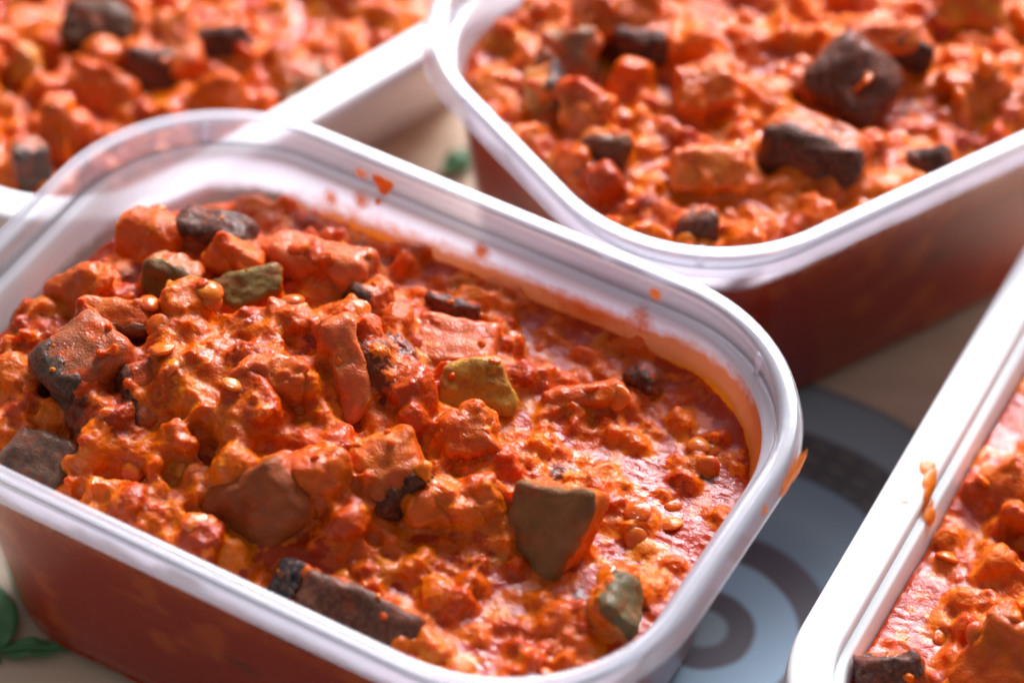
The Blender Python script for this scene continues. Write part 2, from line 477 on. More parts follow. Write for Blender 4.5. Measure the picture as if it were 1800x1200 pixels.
def make_tray(label, spec, origin, yaw):
    s = spec; t = thing('white_tray', label, 'food tray', (origin[0], origin[1], 0), yaw, 'opaque white trays of stew')
    L, W, r, w, H = s['L'], s['W'], s['r'], s['w'], s['H']; z0 = s['top']
    prof = [(-w - 0.5, -3.0), (-w - 0.2, -1.0), (-w + 0.5, -0.25), (-w + 1.6, 0.0), (-2.6, 0.0), (-1.2, -0.25), (-0.4, -0.9), (0.0, -2.0), (0.2, -4.2), (-0.3, -4.6), (-0.8, -4.2), (-1.2, -2.2),
            (-2.2, -1.2), (-w + 1.4, -1.2), (-w + 0.7, -2.0), (-w + 0.6, -3.0)]
    V, F, n = loft(L, W, r, [(a, b + z0) for a, b in prof]); add_solid('rim', V, F, M_white, t)
    l, tp = s['ledge'], s['taper']
    pin = [(-w - 0.55, -3.1), (-w - l + 0.2, -3.4), (-w - l - 0.3, -4.2)] + [(-(w + l + tp * h), -h) for h in (8, 14, 22, 32)] + [(-(w + l + tp * (H - 4)) - 0.8, -(H - 3)), (-(w + l + tp * H) - 6, -(H - 1))]
    pout = [(a + 1.0, b - 0.2) for a, b in pin]; pout[0] = (-w + 0.6, -3.1); pout[-1] = (pin[-1][0] + 1, -H + 0.02)
    V, F, n = loft(L, W, r, [(a, b + z0) for a, b in pin + pout[::-1]])
    ni = len(pin)
    F = [tuple(f) for f in F if not (set(x // n for x in f) == {ni - 1, ni})]
    F.append(tuple((ni - 1) * n + k for k in range(n))); F.append(tuple(ni * n + k for k in range(n))[::-1])
    add_solid('body', V, F, M_white, t)
    return t


A0, AY = (-31.32, -11.34), -0.472888
B0, BY = (65.76, 110.21), 0.625542
TRAY_C = dict(L=185.0, W=130.0, r=44.0, w=9.6, ledge=2.2, taper=0.18, H=45.0, name='tray', top=45.0)
TRAY_D = dict(L=197.0, W=125.0, r=36.0, w=9.0, ledge=2.2, taper=0.18, H=45.0, name='tray', top=45.0)
C0, CY = (-86.6, 148.9), math.radians(45.7)
D0, DY = (144.1, -17.7), math.radians(64.4)

tubA = make_tub('frosted tub nearest the camera, heaped with chunky stew, orange smears inside its far wall', A0, AY, True)
tubB = make_tub('frosted tub at the upper right, stew nearly level, big dark aubergine pieces', B0, BY)
trayC = make_tray('opaque white tray at the upper left behind the front tub', TRAY_C, C0, CY)
trayD = make_tray('opaque white tray at the lower right with an orange drip on its rim', TRAY_D, D0, DY)


# ------------------------------------------------------------------ food pieces
def ico(sub):
    b = bmesh.new(); bmesh.ops.create_icosphere(b, subdivisions=sub, radius=1)
    v = np.array([x.co[:] for x in b.verts]); f = np.array([[q.index for q in p.verts] for p in b.faces]); b.free(); return v, f


ICO = {k: ico(k) for k in (1, 2, 3)}


def rand_rot():
    q = rng.normal(size=4); q /= np.linalg.norm(q); w, x, y, z = q
    return np.array([[1 - 2 * (y * y + z * z), 2 * (x * y - z * w), 2 * (x * z + y * w)], [2 * (x * y + z * w), 1 - 2 * (x * x + z * z), 2 * (y * z - x * w)], [2 * (x * z - y * w), 2 * (y * z + x * w), 1 - 2 * (x * x + y * y)]])


def tilt_rot(maxdeg):
    a = rng.uniform(0, 2 * np.pi); t = math.radians(maxdeg) * rng.random()
    k = np.array([math.cos(a), math.sin(a), 0]); K = np.array([[0, -k[2], k[1]], [k[2], 0, -k[0]], [-k[1], k[0], 0]])
    R = np.eye(3) + math.sin(t) * K + (1 - math.cos(t)) * K @ K
    b = rng.uniform(0, 2 * np.pi); Z = np.array([[math.cos(b), -math.sin(b), 0], [math.sin(b), math.cos(b), 0], [0, 0, 1]])
    return R @ Z


def blob(sub, size, pos, R, power=1.0, amp=0.15, nf=1.0):
    v, f = ICO[sub]
    s = v.copy()
    if power != 1.0:
        s = np.sign(s) * np.abs(s) ** power
        s /= np.maximum(np.abs(s).max(0), 1e-6)
    d = vnoise(v + rng.uniform(0, 9, 3), nf) * amp + vnoise(v + rng.uniform(0, 9, 3), nf * 2.3) * amp * 0.5
    s = s * (1 + d[:, None]) * np.asarray(size)
    return s @ R.T + np.asarray(pos), f


class Soup:
    """collects closed shells, then fuses them into one lumpy skin"""
    def __init__(self): self.V, self.F, self.C, self.n = [], [], [], 0

    def add(self, v, f, c):
        self.V.append(v); self.F.append(f + self.n); self.C.append(np.repeat(np.asarray(c, float)[None], len(v), 0) if np.ndim(c) == 1 else c); self.n += len(v)

    def arrays(self): return np.vstack(self.V), np.vstack(self.F), np.vstack(self.C)


def superbox(n, dims, rnd=0.22, amp=0.3, seed=0, bulge=0.0, squish=0.0):
    """rounded, slightly irregular cut block; returns verts, quads (dims full sizes, mm)"""
    b = bmesh.new(); bmesh.ops.create_cube(b, size=2); bmesh.ops.subdivide_edges(b, edges=b.edges[:], cuts=n, use_grid_fill=True)
    v = np.array([x.co[:] for x in b.verts]); f = [tuple(q.index for q in p.verts) for p in b.faces]; b.free(); UNIT[n] = v.copy()
    half = np.asarray(dims) / 2.0; rad = rnd * half.min()
    p = v * half; core = np.clip(p, -(half - rad), half - rad); d = p - core; ln = np.linalg.norm(d, axis=1, keepdims=True)
    p = np.where(ln > 1e-9, core + d / np.maximum(ln, 1e-9) * rad, p)
    u = p / half
    if squish: p[:, 1] *= 1 + squish * u[:, 2]; p[:, 2] *= 1 - squish * 0.5 * u[:, 1]
    if bulge: p[:, 0] += bulge * (1 - 0.5 * u[:, 1] ** 2 - 0.5 * u[:, 2] ** 2) * (u[:, 0] > 0) * u[:, 0]
    L = half.max()
    for fr, a in ((0.55 / L, amp * 2.4), (0.22, amp * 1.7), (0.7, amp * 0.6)):
        p = p + np.c_[vnoise(p, fr, seed + 1), vnoise(p, fr, seed + 2), vnoise(p, fr, seed + 3)] * a
    return p, f


def frame(nrm, along):
    x = np.asarray(nrm, float); x /= np.linalg.norm(x); y = np.asarray(along, float); y = y - (y @ x) * x; y /= np.linalg.norm(y)
    return np.c_[x, y, np.cross(x, y)]


UNIT = {}


def vnormals(p, f):
    q = np.array(f); a, b, c, d = (p[q[:, k]] for k in range(4)); fn = np.cross(c - a, d - b)
    vn = np.zeros_like(p)
    for k in range(4): np.add.at(vn, q[:, k], fn)
    return vn / np.maximum(np.linalg.norm(vn, axis=1, keepdims=True), 1e-9)


HEROES = []
BOXES = []         # world-space shells of every hand-placed chunk, for resting crumbs on them
_seed = [0]


def to_world(origin, yaw, u, v): return np.array([origin[0] + math.cos(yaw) * u - math.sin(yaw) * v, origin[1] + math.sin(yaw) * u + math.cos(yaw) * v])


def chunk(name, label, cat, pos, dims, nrm, along, col, skin=None, amp=0.3, rnd=0.6, bulge=0.6, squish=0.0, group=None, n=19):
    """a cut vegetable piece: block of flesh, and a skin shell on its +x face when it has one. pos in world mm"""
    _seed[0] += 1; sd = _seed[0]
    R = frame(nrm, along)
    p, f = superbox(n, dims, rnd, amp, sd, bulge, squish)
    vn0 = vnormals(p, f); p = p + vn0 * (vnoise(p, .45, sd + 7) * .38 + vnoise(p, 1.1, sd + 8) * .16)[:, None]
    cols = np.asarray(col) * (1 + 0.25 * vnoise(p, 0.25, sd) + .15 * vnoise(p, .8, sd))[:, None]
    t = bpy.data.objects.new(name, None); COL.objects.link(t); t.empty_display_size = 0.005
    M4 = Matrix([list(R[i]) + [pos[i] * MM] for i in range(3)] + [[0, 0, 0, 1]]); t.matrix_world = M4
    t.matrix_local = M4
    tag(t, label, cat, group); HEROES.append((name, pos, sorted(dims)[1] * .5 + 1.0))
    if skin is not None:       # the flesh browns towards the skin
        g_ = np.clip((p[:, 0] / (dims[0] / 2)) * .9 + .1, 0, 1)[:, None] * .6; cols = cols * (1 - g_) + np.asarray(skin) * 2.2 * g_
    link('flesh', mesh_from('flesh', p, f, M_flesh, cols=cols), t)
    w = p @ R.T + np.asarray(pos); BOXES.append((w, f, vnormals(p, f) @ R.T, (vnormals(p, f)[:, 0] if skin is not None else np.zeros(len(p)))))
    if skin is not None:
        vn = vnormals(p, f); u0 = UNIT[n]
        keep = [q for q in f if min(u0[i][0] for i in q) > 0.55 + 0.12 * math.sin(sd + 9 * u0[q[0]][1] + 4 * u0[q[0]][2])]
        used = sorted({i for q in keep for i in q}); mp = {i: k for k, i in enumerate(used)}; m = len(used)
        base = p[used]; nn = vn[used]; top_ = base + nn * (0.20 + 0.08 * vnoise(base, .4, sd + 3))[:, None]; bot = base - nn * 0.45
        g = [tuple(mp[i] for i in q) for q in keep]
        ed = {}
        for q in g:
            for a_, b_ in zip(q, q[1:] + q[:1]): ed[(a_, b_)] = ed.get((a_, b_), 0) + 1
        g2 = g + [tuple(m + i for i in q[::-1]) for q in g] + [(b_, a_, m + a_, m + b_) for (a_, b_) in ed if (b_, a_) not in ed]
        cs = np.asarray(skin) * (1 + 0.3 * vnoise(np.vstack([top_, bot]), 0.4, sd))[:, None]
        link('skin', mesh_from('skin', np.vstack([top_, bot]), g2, M_skin, cols=cs), t)
    return t


OR = (0.58, 0.098, 0.002); OP = (0.60, 0.115, 0.008); BR = (0.20, 0.040, 0.012); GB = (0.26, 0.12, 0.06); OC = (0.56, 0.20, 0.008); DK = (0.075, 0.015, 0.007); OL = (0.13, 0.075, 0.014)
PK = (0.60, 0.13, 0.035)

mA = (-22.72, -1.66)


def SA(u, v):
    return -17.5 + 10.5 * np.exp(-((u - mA[0]) ** 2 / (2 * 36 ** 2) + (v - mA[1]) ** 2 / (2 * 24 ** 2))) - 4.5 * np.clip((-u - 42) / 26, 0, 1) * np.clip((v + 25) / 30, 0, 1)


def heroA(name, label, cat, uvz, dims, nrm, along, col, skin=None, **k):
    w = to_world(A0, AY, uvz[0], uvz[1])
    return chunk(name, label, cat, (w[0], w[1], uvz[2] + RIM + 1.2), dims, nrm, along, col, skin, **k)


AU = 'aubergine_chunk'; VC = 'vegetable_chunk'; E = 'aubergine piece'; V_ = 'vegetable piece'
heroA(VC, 'rounded orange lump at the far left top of the heap in the front tub', V_, (-61.4, 19.1, -9.6), (11, 10, 13), (-.5, -.6, .4), (0, .3, 1), OR, rnd=.6, amp=.5)
heroA(AU, 'long dark purple aubergine edge behind the orange cube on the front heap', E, (-50.5, 25.0, -9.5), (9, 17, 11), (.1, .1, .95), (1, -.28, 0), BR, DK, amp=.35, bulge=.6)
heroA(VC, 'neat orange cube with pinkish top near the back of the front heap', V_, (-42.5, 20.5, -8.0), (10, 12, 9), (0, -.7, .5), (1, -.5, -.3), OP, amp=.25)
heroA('courgette_chunk', 'olive-skinned wedge with a dark face below the orange cube', 'courgette piece', (-49.5, 8.5, -7.5), (8, 12, 11), (-.15, -.9, .3), (1, -.35, -.1), (.36, .11, .02), OL, amp=.3)
heroA('courgette_chunk', 'thin olive-green sliver with pointed right end on the front heap', 'courgette piece', (-34.0, 14.5, -6.6), (4.0, 13, 7), (.1, -.5, .8), (1, .35, .1), (.30, .16, .02), (.20, .125, .018), amp=.25, squish=.2)
heroA(AU, 'largest aubergine block at the left of the front tub, grey-pink top and rounded dark side', E, (-52.5, -19.5, -11.0), (17, 17, 17), (-.75, -.6, -.15), (.6, -.75, 0), (.34, .09, .035), (.055, .024, .016), amp=.45, bulge=1.5, rnd=.35)
heroA(VC, 'orange-brown slab lying across the top of the largest aubergine block', V_, (-53.0, -7.5, -6.0), (8, 16, 8), (0, -.85, -.35), (1, .1, 0), OP, (.20, .055, .015), amp=.35)
heroA(AU, 'aubergine wedge with a black left side and reddish flesh, right of the largest block', E, (-38.0, -20.5, -11.2), (10, 13, 15), (-.9, -.4, .1), (.2, -.5, .8), (.42, .08, .02), DK, amp=.4)
heroA(AU, 'long pink-orange baton sloping down to the right across the back of the front heap', E, (-26.5, 30.0, -9.0), (11, 25, 11), (-.2, .2, 1), (1, -.62, -.12), PK, amp=.5, rnd=.45)
heroA(AU, 'lump with a dark brown patch at the lower end of the pink-orange baton', E, (-10.5, 25.0, -8.2), (10, 11, 11), (-.75, -.6, .1), (.5, -.5, .4), OR, (.05, .018, .012), amp=.45, rnd=.5)
heroA(AU, 'flat pinkish slab with a grey right edge in the middle of the front tub', E, (8.5, 27.0, -12.2), (5, 17, 13), (0, -.15, 1), (1, -.1, 0), PK, amp=.3)
heroA('pepper_piece', 'ochre yellow pepper piece facing the camera in the middle of the front tub', 'pepper piece', (17.8, 17.6, -11.6), (4.5, 15, 12), (.1, -.72, .65), (1, .15, 0), OC, (.50, .23, .014), amp=.4, rnd=.6, squish=-.15)
heroA(VC, 'orange bar with a lentil at its right end, right half of the front tub', V_, (37.0, 31.0, -15.6), (6, 17, 6), (0, -.6, .8), (1, .32, .05), OR, amp=.35)
heroA(AU, 'small black-brown piece in the sauce near the right wall of the front tub', E, (45.4, 42.0, -16.2), (6, 8, 5), (-.6, -.6, .4), (1, .1, 0), BR, DK, amp=.4)
heroA(AU, 'upright aubergine piece with textured brown-green skin facing the camera', E, (48.2, -6.0, -14.5), (8, 21, 15), (-.50, -.66, .56), (.35, .55, .85), OP, (.25, .100, .030), amp=.4, squish=-.28, rnd=.3)
heroA(AU, 'chunk with black skin along its lower right, centre of the front tub', E, (15.6, -12.0, -10.8), (15, 15, 13), (.45, -.75, -.4), (.8, .5, .3), OP, DK, amp=.5, bulge=1.0)
heroA(AU, 'broad brown translucent slab leaning up to the right, front left of centre', E, (-2.2, -30.5, -12.4), (11, 21, 16), (-.35, -.75, .5), (.85, .35, .45), (.40, .07, .008), (.34, .060, .006), amp=.4)
heroA(VC, 'tall orange wedge beside the brown translucent slab', V_, (6.2, -23.2, -9.8), (10, 17, 11), (.4, -.7, .4), (-.3, .6, .8), OR, amp=.5)
heroA(VC, 'vertical orange baton in the centre of the front heap', V_, (-4.3, 2.5, -4.6), (9, 20, 9), (.2, -.6, .7), (-.35, .9, .3), PK, amp=.6, rnd=.5)
heroA(AU, 'long dark aubergine strip under the sauce along the near rim of the front tub', E, (27.0, -42.5, -16.0), (5, 25, 9), (-.05, -.6, .8), (1, -.48, 0), BR, (.085, .022, .010), amp=.3)
heroA(AU, 'small black piece touching the near rim of the front tub', E, (11.0, -43.0, -15.0), (6, 7, 7), (-.2, -.4, .8), (1, -.4, 0), (.03, .02, .02), (.012, .010, .014), amp=.4)
heroA(AU, 'grey-black aubergine skin with one orange lentil on it, left near corner of the front tub', E, (-49.1, -41.5, -16.0), (5, 14, 10), (-.1, -.3, .9), (1, -.4, 0), (.2, .08, .03), (.12, .06, .04), amp=.4)
heroA(AU, 'dark red strip at the back of the sauce pool in the front tub', E, (1.3, 37.0, -14.6), (5, 12, 5), (0, -.7, .7), (1, -.25, 0), (.28, .035, .012), (.08, .012, .012), amp=.4)
heroA('courgette_chunk', 'pale orange lump with a grey-green right edge near the front right corner', 'courgette piece', (68.0, -15.8, -16.4), (8, 12, 9), (.7, -.2, .7), (.4, 1, 0), OP, (.12, .10, .04), amp=.5, rnd=.5)
heroA(VC, 'crumbly orange lump left of the vertical baton on the front heap', V_, (-15.0, -9.0, -4.6), (11, 15, 10), (0, -.5, .8), (1, .1, 0), OP, amp=.9, rnd=.7)
heroA(VC, 'orange lump pressed against the left wall of the front tub', V_, (-66.5, -1.0, -13.0), (10, 14, 12), (-.5, -.5, .7), (1, .6, 0), OR, amp=.7, rnd=.6)
heroA(VC, 'orange lump between two battered batons right of centre', V_, (24.0, 6.0, -12.5), (10, 13, 10), (0, -.5, .8), (1, .3, 0), OR, amp=.7, rnd=.6)
heroA(VC, 'broad orange lump left of the brown-green skinned piece', V_, (29.0, -10.5, -12.6), (11, 19, 10), (0, -.5, .8), (1, .45, 0), OR, amp=.8, rnd=.6)


def heroB(name, label, cat, uvz, dims, nrm, along, col, skin=None, **k):
    w = to_world(B0, BY, uvz[0], uvz[1])
    return chunk(name, label, cat, (w[0], w[1], uvz[2] + RIM + 1.5), [d * 1.02 for d in dims], nrm, along, col, skin, **k)


heroB(AU, 'largest dark brown aubergine cube in the upper right tub', E, (-1.0, -16.5, -11.5), (16, 20, 19), (.1, -.55, .8), (1, -.9, -.2), (.22, .05, .025), (.10, .022, .012), amp=.4)
heroB(AU, 'black-skinned aubergine block just left of and below the largest cube in the upper right tub', E, (-21.5, -30.0, -13.5), (14, 23, 17), (-.3, -.85, .2), (1, -.35, -.1), (.4, .08, .02), DK, amp=.4, bulge=1)
heroB(AU, 'dark triangle of aubergine against the near rim, right of the big cube', E, (.7, -44.0, -15.5), (7, 11, 9), (-.3, -.6, .6), (1, .2, 0), BR, (.06, .02, .015), amp=.4)
heroB(AU, 'dark red-brown face under the large orange lump, upper right tub', E, (-33.0, 21.5, -12.0), (9, 13, 10), (0, -.85, .3), (1, .25, 0), BR, (.06, .014, .012), amp=.4)
heroB(VC, 'large orange lump above the dark red-brown face, upper right tub', V_, (-33.5, 31.0, -9.5), (13, 20, 12), (0, -.5, .8), (1, .1, 0), OR, amp=.8, rnd=.6)
heroB(VC, 'smooth orange wedge lying near the near corner of the upper right tub', V_, (-45.5, -22.5, -11.5), (7, 17, 10), (0, -.6, .8), (1, .1, 0), (.72, .17, .02), amp=.4)
heroB(AU, 'greyish aubergine piece in the left corner of the upper right tub', E, (-50.0, 27.0, -12.0), (8, 14, 12), (0, -.6, .7), (1, 0, 0), GB, amp=.6)
heroB('courgette_chunk', 'yellow-brown cube with dark purple right side, left part of the upper right tub', 'courgette piece', (-61.0, 20.5, -12.5), (9, 10, 9), (.8, -.1, .4), (0, 1, 0), (.5, .25, .07), (.05, .02, .025), amp=.4)
heroB(AU, 'black half-sunk bit at the near rim of the upper right tub', E, (-56.0, -33.5, -15.0), (7, 9, 8), (-.2, -.7, .5), (1, 0, 0), BR, DK, amp=.4)
heroB(AU, 'brown wedge below the orange chunk, left part of the upper right tub', E, (-60.5, -3.0, -12.8), (8, 11, 9), (-.1, -.8, .4), (1, -.2, 0), OR, (.16, .05, .02), amp=.4)
heroB(VC, 'orange chunk with rounded top, left part of the upper right tub', V_, (-57.0, 8.0, -11.0), (9, 12, 11), (-.3, -.5, .7), (1, -.5, 0), OP, amp=.5, rnd=.5)
heroB(AU, 'narrow dark sliver standing behind the largest cube', E, (18.0, -15.0, -10.0), (5, 8, 9), (.1, -.8, .2), (.3, .1, 1), OR, (.05, .02, .015), amp=.3)
heroB(VC, 'orange lump with the narrow dark sliver in its side', V_, (14.0, -9.0, -9.5), (10, 16, 10), (-.1, -.5, .8), (1, .1, 0), OP, amp=.7, rnd=.5)
heroB('pepper_piece', 'ochre pepper piece at the top edge of the photo, upper right', 'pepper piece', (42.0, -7.5, -11.0), (9, 15, 12), (0, -.7, .6), (1, .1, 0), OC, amp=.5, rnd=.5)
heroB(VC, 'pale orange lump between the orange wedge and the black-skinned block', V_, (-30.0, 0.0, -11.5), (10, 15, 12), (0, -.5, .8), (1, .2, 0), OP, amp=.8, rnd=.6)
heroB(VC, 'orange lump right of the largest cube in the upper right tub', V_, (24.0, -30.0, -12.0), (12, 14, 12), (0, -.5, .8), (1, .6, 0), OR, amp=.8, rnd=.6)


def heroW(name, label, cat, pos, dims, nrm, along, col, skin=None, **k): return chunk(name, label, cat, pos, dims, nrm, along, col, skin, **k)


zT = 45 - 5.0
heroW(AU, 'brown aubergine cube at the top of the white tray, upper left', E, (-103.0, 127.0, zT + 2), (14, 17, 14), (.1, -.6, .7), (1, -.2, 0), (.30, .09, .05), (.10, .045, .025), amp=.4)
heroW(AU, 'black-purple aubergine face right of the brown cube, upper left tray', E, (-89.5, 116.0, zT), (12, 14, 13), (.3, -.85, .3), (1, -.3, 0), OR, DK, amp=.4)
heroW(AU, 'long dark piece near the top middle of the upper left tray', E, (-74.5, 125.5, zT + 1), (7, 16, 9), (0, -.8, .4), (1, .35, 0), OR, (.05, .012, .01), amp=.4)
heroW(AU, 'grey and black upright piece at the left edge of the photo', E, (-112.0, 77.5, zT + 1), (7, 9, 14), (.5, -.8, .2), (1, .3, 0), (.22, .13, .08), (.04, .03, .028), amp=.4)
heroW(VC, 'tall bright orange lump beside the grey and black upright piece', V_, (-107.5, 88.5, zT + 1), (9, 9, 17), (0, -.8, .4), (1, 0, 0), OR, amp=.7, rnd=.5)
heroW('pepper_piece', 'ochre yellow lump near the left edge of the photo, upper left tray', 'pepper piece', (-118.5, 113.5, zT + 1), (8, 9, 9), (0, -.6, .7), (1, 0, 0), OC, amp=.5, rnd=.6)
heroW(AU, 'grey-brown slab beside the right rim of the upper left tray', E, (-51.0, 115.5, zT - 2), (7, 17, 12), (.1, -.4, .9), (1, .5, 0), GB, amp=.4)
heroW(VC, 'orange lump below the black-purple face, upper left tray', V_, (-99.0, 107.0, zT), (11, 17, 12), (0, -.6, .7), (1, -.5, 0), OR, amp=.7, rnd=.6)
heroW(VC, 'pale orange baton slanting beside the black-purple face', V_, (-83.0, 121.0, zT + 3), (8, 17, 9), (.2, -.4, .9), (.35, -1, 0), OP, amp=.5, rnd=.5)
zD = 45 - 6.0
heroW(AU, 'knobbly purple-brown piece in the bottom left corner of the right hand tray', E, (78.6, -54.5, zD + 1), (9, 13, 10), (-.3, -.6, .7), (1, .2, 0), (.32, .09, .04), (.08, .03, .025), amp=.7)
heroW(VC, 'big orange chunk at the bottom edge of the photo, right hand tray', V_, (101.5, -53.0, zD + 2), (13, 20, 15), (-.3, -.5, .8), (.6, .8, .2), OR, amp=.5, rnd=.45)
heroW(VC, 'smooth orange wedge beside the sauce channel, right hand tray', V_, (105.5, -6.0, zD), (10, 16, 12), (-.5, -.5, .7), (1, .4, 0), OR, amp=.5, rnd=.5)


# ------------------------------------------------------------------ the stew mass of each container
def shell_to_soup(soup, S, spec, zbot, level_col, step=1.6):
    """closed block of sauce: top follows S(u,v), sides follow the container wall"""
    L, W, r = spec['L'], spec['W'], spec['r']
    rings = [1.0, .985, .96, .92, .86, .79, .71, .62, .53, .44, .35, .26, .17, .08]
    P, Nn = rr_ring(L, W, r, 24, 22, 12); n = len(P)
    V = []; F = []
    zs = [zbot, zbot * .8 - 20 * .2, -30, -24] if zbot < -40 else [zbot, zbot * .6 - 6]
    for z in zs:
        q = P - Nn * (float(inset(spec, z)) + 0.35); V.append(np.c_[q, np.full(n, z)])
    # wall line of the stew surface
    q0 = P - Nn * (float(inset(spec, -17.0 if spec['name'] == 'tub' else -7.0)) + 0.35)
    for k in rings:
        q = q0 * k if k < .9 else P - Nn * (float(inset(spec, -17.0 if spec['name'] == 'tub' else -7.0)) + 0.35 + (1 - k) * 60)
        V.append(np.c_[q, S(q[:, 0], q[:, 1])])
    V.append(np.array([[0, 0, float(S(np.array([0.]), np.array([0.]))[0])]])); m = len(V) - 1
    V = np.vstack(V)
    for i in range(m - 1):
        for k in range(n):
            k2 = (k + 1) % n; a, b, c, d = i * n + k, i * n + k2, (i + 1) * n + k2, (i + 1) * n + k
            F += [(a, b, c), (a, c, d)]
    last = (m - 1) * n
    for k in range(n): F.append((last + k, last + (k + 1) % n, m * n))
    for k in range(1, n - 1): F.append((0, k + 1, k))
    soup.add(V, np.array(F), level_col)


def rr_sdf(p, L, W, r):
    q = np.abs(p) - np.array([L / 2 - r, W / 2 - r])
    return np.linalg.norm(np.maximum(q, 0), axis=1) + np.minimum(q.max(1), 0) - r


SAUCE = np.array((0.38, 0.027, 0.0003)); PALETTE = [((0.55, 0.082, 0.0004), 5), ((0.61, 0.112, 0.0006), 5), ((0.47, 0.052, 0.0003), 3.6), ((0.64, 0.135, 0.001), 1.4), ((0.36, 0.032, 0.0006), 1.0), ((0.16, 0.025, 0.004), .4)]
PC = [np.array(c) for c, _ in PALETTE]; PW = np.array([w for _, w in PALETTE]); PW = PW / PW.sum()
LENT = [(0.62, 0.13, 0.003), (0.60, 0.10, 0.002), (0.62, 0.16, 0.006)]


def rough_S(S, seed, amp):
    def f(u, v):
        u = np.asarray(u, float); v = np.asarray(v, float); p = np.c_[u.ravel(), v.ravel(), np.zeros(u.size)]
        d = vnoise(p, 1 / 19., seed) * amp + vnoise(p, 1 / 8., seed + 3) * amp * .45
        return (S(u.ravel(), v.ravel()) + d).reshape(u.shape)
    return f


def make_stew(label, S, spec, origin, yaw, top, zbot, density, voxel, seed, region=None, chunky=lambda u, v: 1.0, name='lentil_stew', smooth=5, close=1.15, wl=1.0):
    """returns the fused stew object; pieces follow height S; region(u,v) limits where detail goes (the rest is plain)"""
    S = rough_S(S, seed, 1.5)
    soup = Soup(); shell_to_soup(soup, S, spec, zbot, SAUCE)
    zl = -17.0 if spec['name'] == 'tub' else -7.0
    ins = float(inset(spec, zl)); L, W, r = spec['L'] - 2 * ins, spec['W'] - 2 * ins, spec['r'] - ins
    area_ = L * W
    hx = []
    for nm, hp, hr in HEROES:
        d = to_world((0, 0), -yaw, hp[0] - origin[0], hp[1] - origin[1]); hx.append((d[0], d[1], hr))
    hx = np.array(hx)
    def sample(count, margin, dodge=.8, thin=True):
        out = []
        while len(out) < count:
            u = rng.uniform(-L / 2, L / 2, 400); v = rng.uniform(-W / 2, W / 2, 400)
            ok = rr_sdf(np.c_[u, v], L - 2 * margin, W - 2 * margin, max(2, r - margin)) < 0
            if region is not None: ok &= region(u, v)
            dd = (np.hypot(u[:, None] - hx[None, :, 0], v[:, None] - hx[None, :, 1]) < hx[None, :, 2]).any(1)
            ok &= ~(dd & (rng.random(400) < dodge))
            if thin: ok &= rng.random(400) < np.array([.3 + .7 * chunky(a_, b_) for a_, b_ in zip(u, v)])
            out += list(zip(u[ok], v[ok]))
        return out[:count]
    frac = 1.0
    k = density * area_ / 19000
    # soft pieces
    def col(light=False):
        i_ = rng.choice(len(PC), p=PW); return PC[i_ if not (light and i_ > 3) else 1] * rng.uniform(.9, 1.1)
    for (u, v) in sample(int(110 * k), 4.5):
        ch = chunky(u, v); s = rng.uniform(3.0, 6.2, 3) * (0.6 + .4 * ch)
        z = float(S(u, v)) + rng.normal(-4.4 + 6.4 * ch, 1.9)
        soup.add(*blob(3, s, (u, v, z), rand_rot(), rng.uniform(.5, .95), .24, 1.3), col())
    # crumbly clumps
    for (u, v) in sample(int(170 * k), 4):
        ch = chunky(u, v); z0 = float(S(u, v)) - 2.4 + rng.uniform(0, 1) * 5.5 * ch; c = col()
        for _ in range(rng.integers(3, 8)):
            d = rng.normal(0, 2.4, 3); s0 = rng.uniform(.9, 3.0)
            if rr_sdf(np.array([[u + d[0], v + d[1]]]), L - 3, W - 3, r - 1.5)[0] > 0: continue
            soup.add(*blob(2, s0 * rng.uniform(.6, 1.2, 3), (u + d[0], v + d[1], z0 + d[2] * .6), rand_rot(), rng.uniform(.6, 1.1), .32, 1.4), c * rng.uniform(.9, 1.1))
    for (u, v) in sample(int(210 * k), 1.5):
        ch = chunky(u, v); s0 = rng.gamma(5, .45) + .8; s = s0 * rng.uniform(.55, 1.15, 3)
        z = float(S(u, v)) + rng.normal(-1.9 + 2.5 * ch, 1.0) - .2 * s0
        soup.add(*blob(2, s, (u, v, z), rand_rot(), rng.uniform(.6, 1.1), .30, 1.3), col())
    for (u, v) in sample(int(190 * k), 2):
        s0 = rng.uniform(2.3, 3.0); c = np.array(LENT[rng.integers(3)]) * rng.uniform(.8, 1.05)
        z = float(S(u, v)) + rng.normal(-.5 + 1.2 * (chunky(u, v) - .5), .7)
        soup.add(*blob(2, (s0, s0, s0 * .5), (u, v, z), tilt_rot(60), 1.0, .08, .8), c)
    # a patchy coat of pulp on every hand-placed chunk
    cy, sy = math.cos(-yaw), math.sin(-yaw); near = []
    for w, f, wn, sk in BOXES:
        d = w - np.array([origin[0], origin[1], top]); q = np.c_[cy * d[:, 0] - sy * d[:, 1], sy * d[:, 0] + cy * d[:, 1], d[:, 2]]
        if np.abs(q[:, 0]).min() > spec['L'] / 2 or np.abs(q[:, 1]).min() > spec['W'] / 2: continue
        qn = np.c_[cy * wn[:, 0] - sy * wn[:, 1], sy * wn[:, 0] + cy * wn[:, 1], wn[:, 2]]
        near.append((q, f))
        off = vnoise(q, 1 / 4.6, seed + 5) * 1.9 + vnoise(q, 1 / 1.7, seed + 6) * .4 - .95 - 1.0 * np.clip(sk, 0, 1) - .25 * (q[:, 2] > -4)
        tri = [t3 for x in f for t3 in ((x[0], x[1], x[2]), (x[0], x[2], x[3]))]
        soup.add(q + qn * off[:, None], np.array(tri), col(True))
    V, F, Cc = soup.arrays()
    # rest shreds and crumbs on what is already there, hand-placed chunks included
    bv = [V]; bf = [[tuple(x) for x in F.tolist()]]; n0 = len(V)
    for q, f in near:
        bv.append(q); bf.append([tuple(i + n0 for i in x) for x in f]); n0 += len(q)
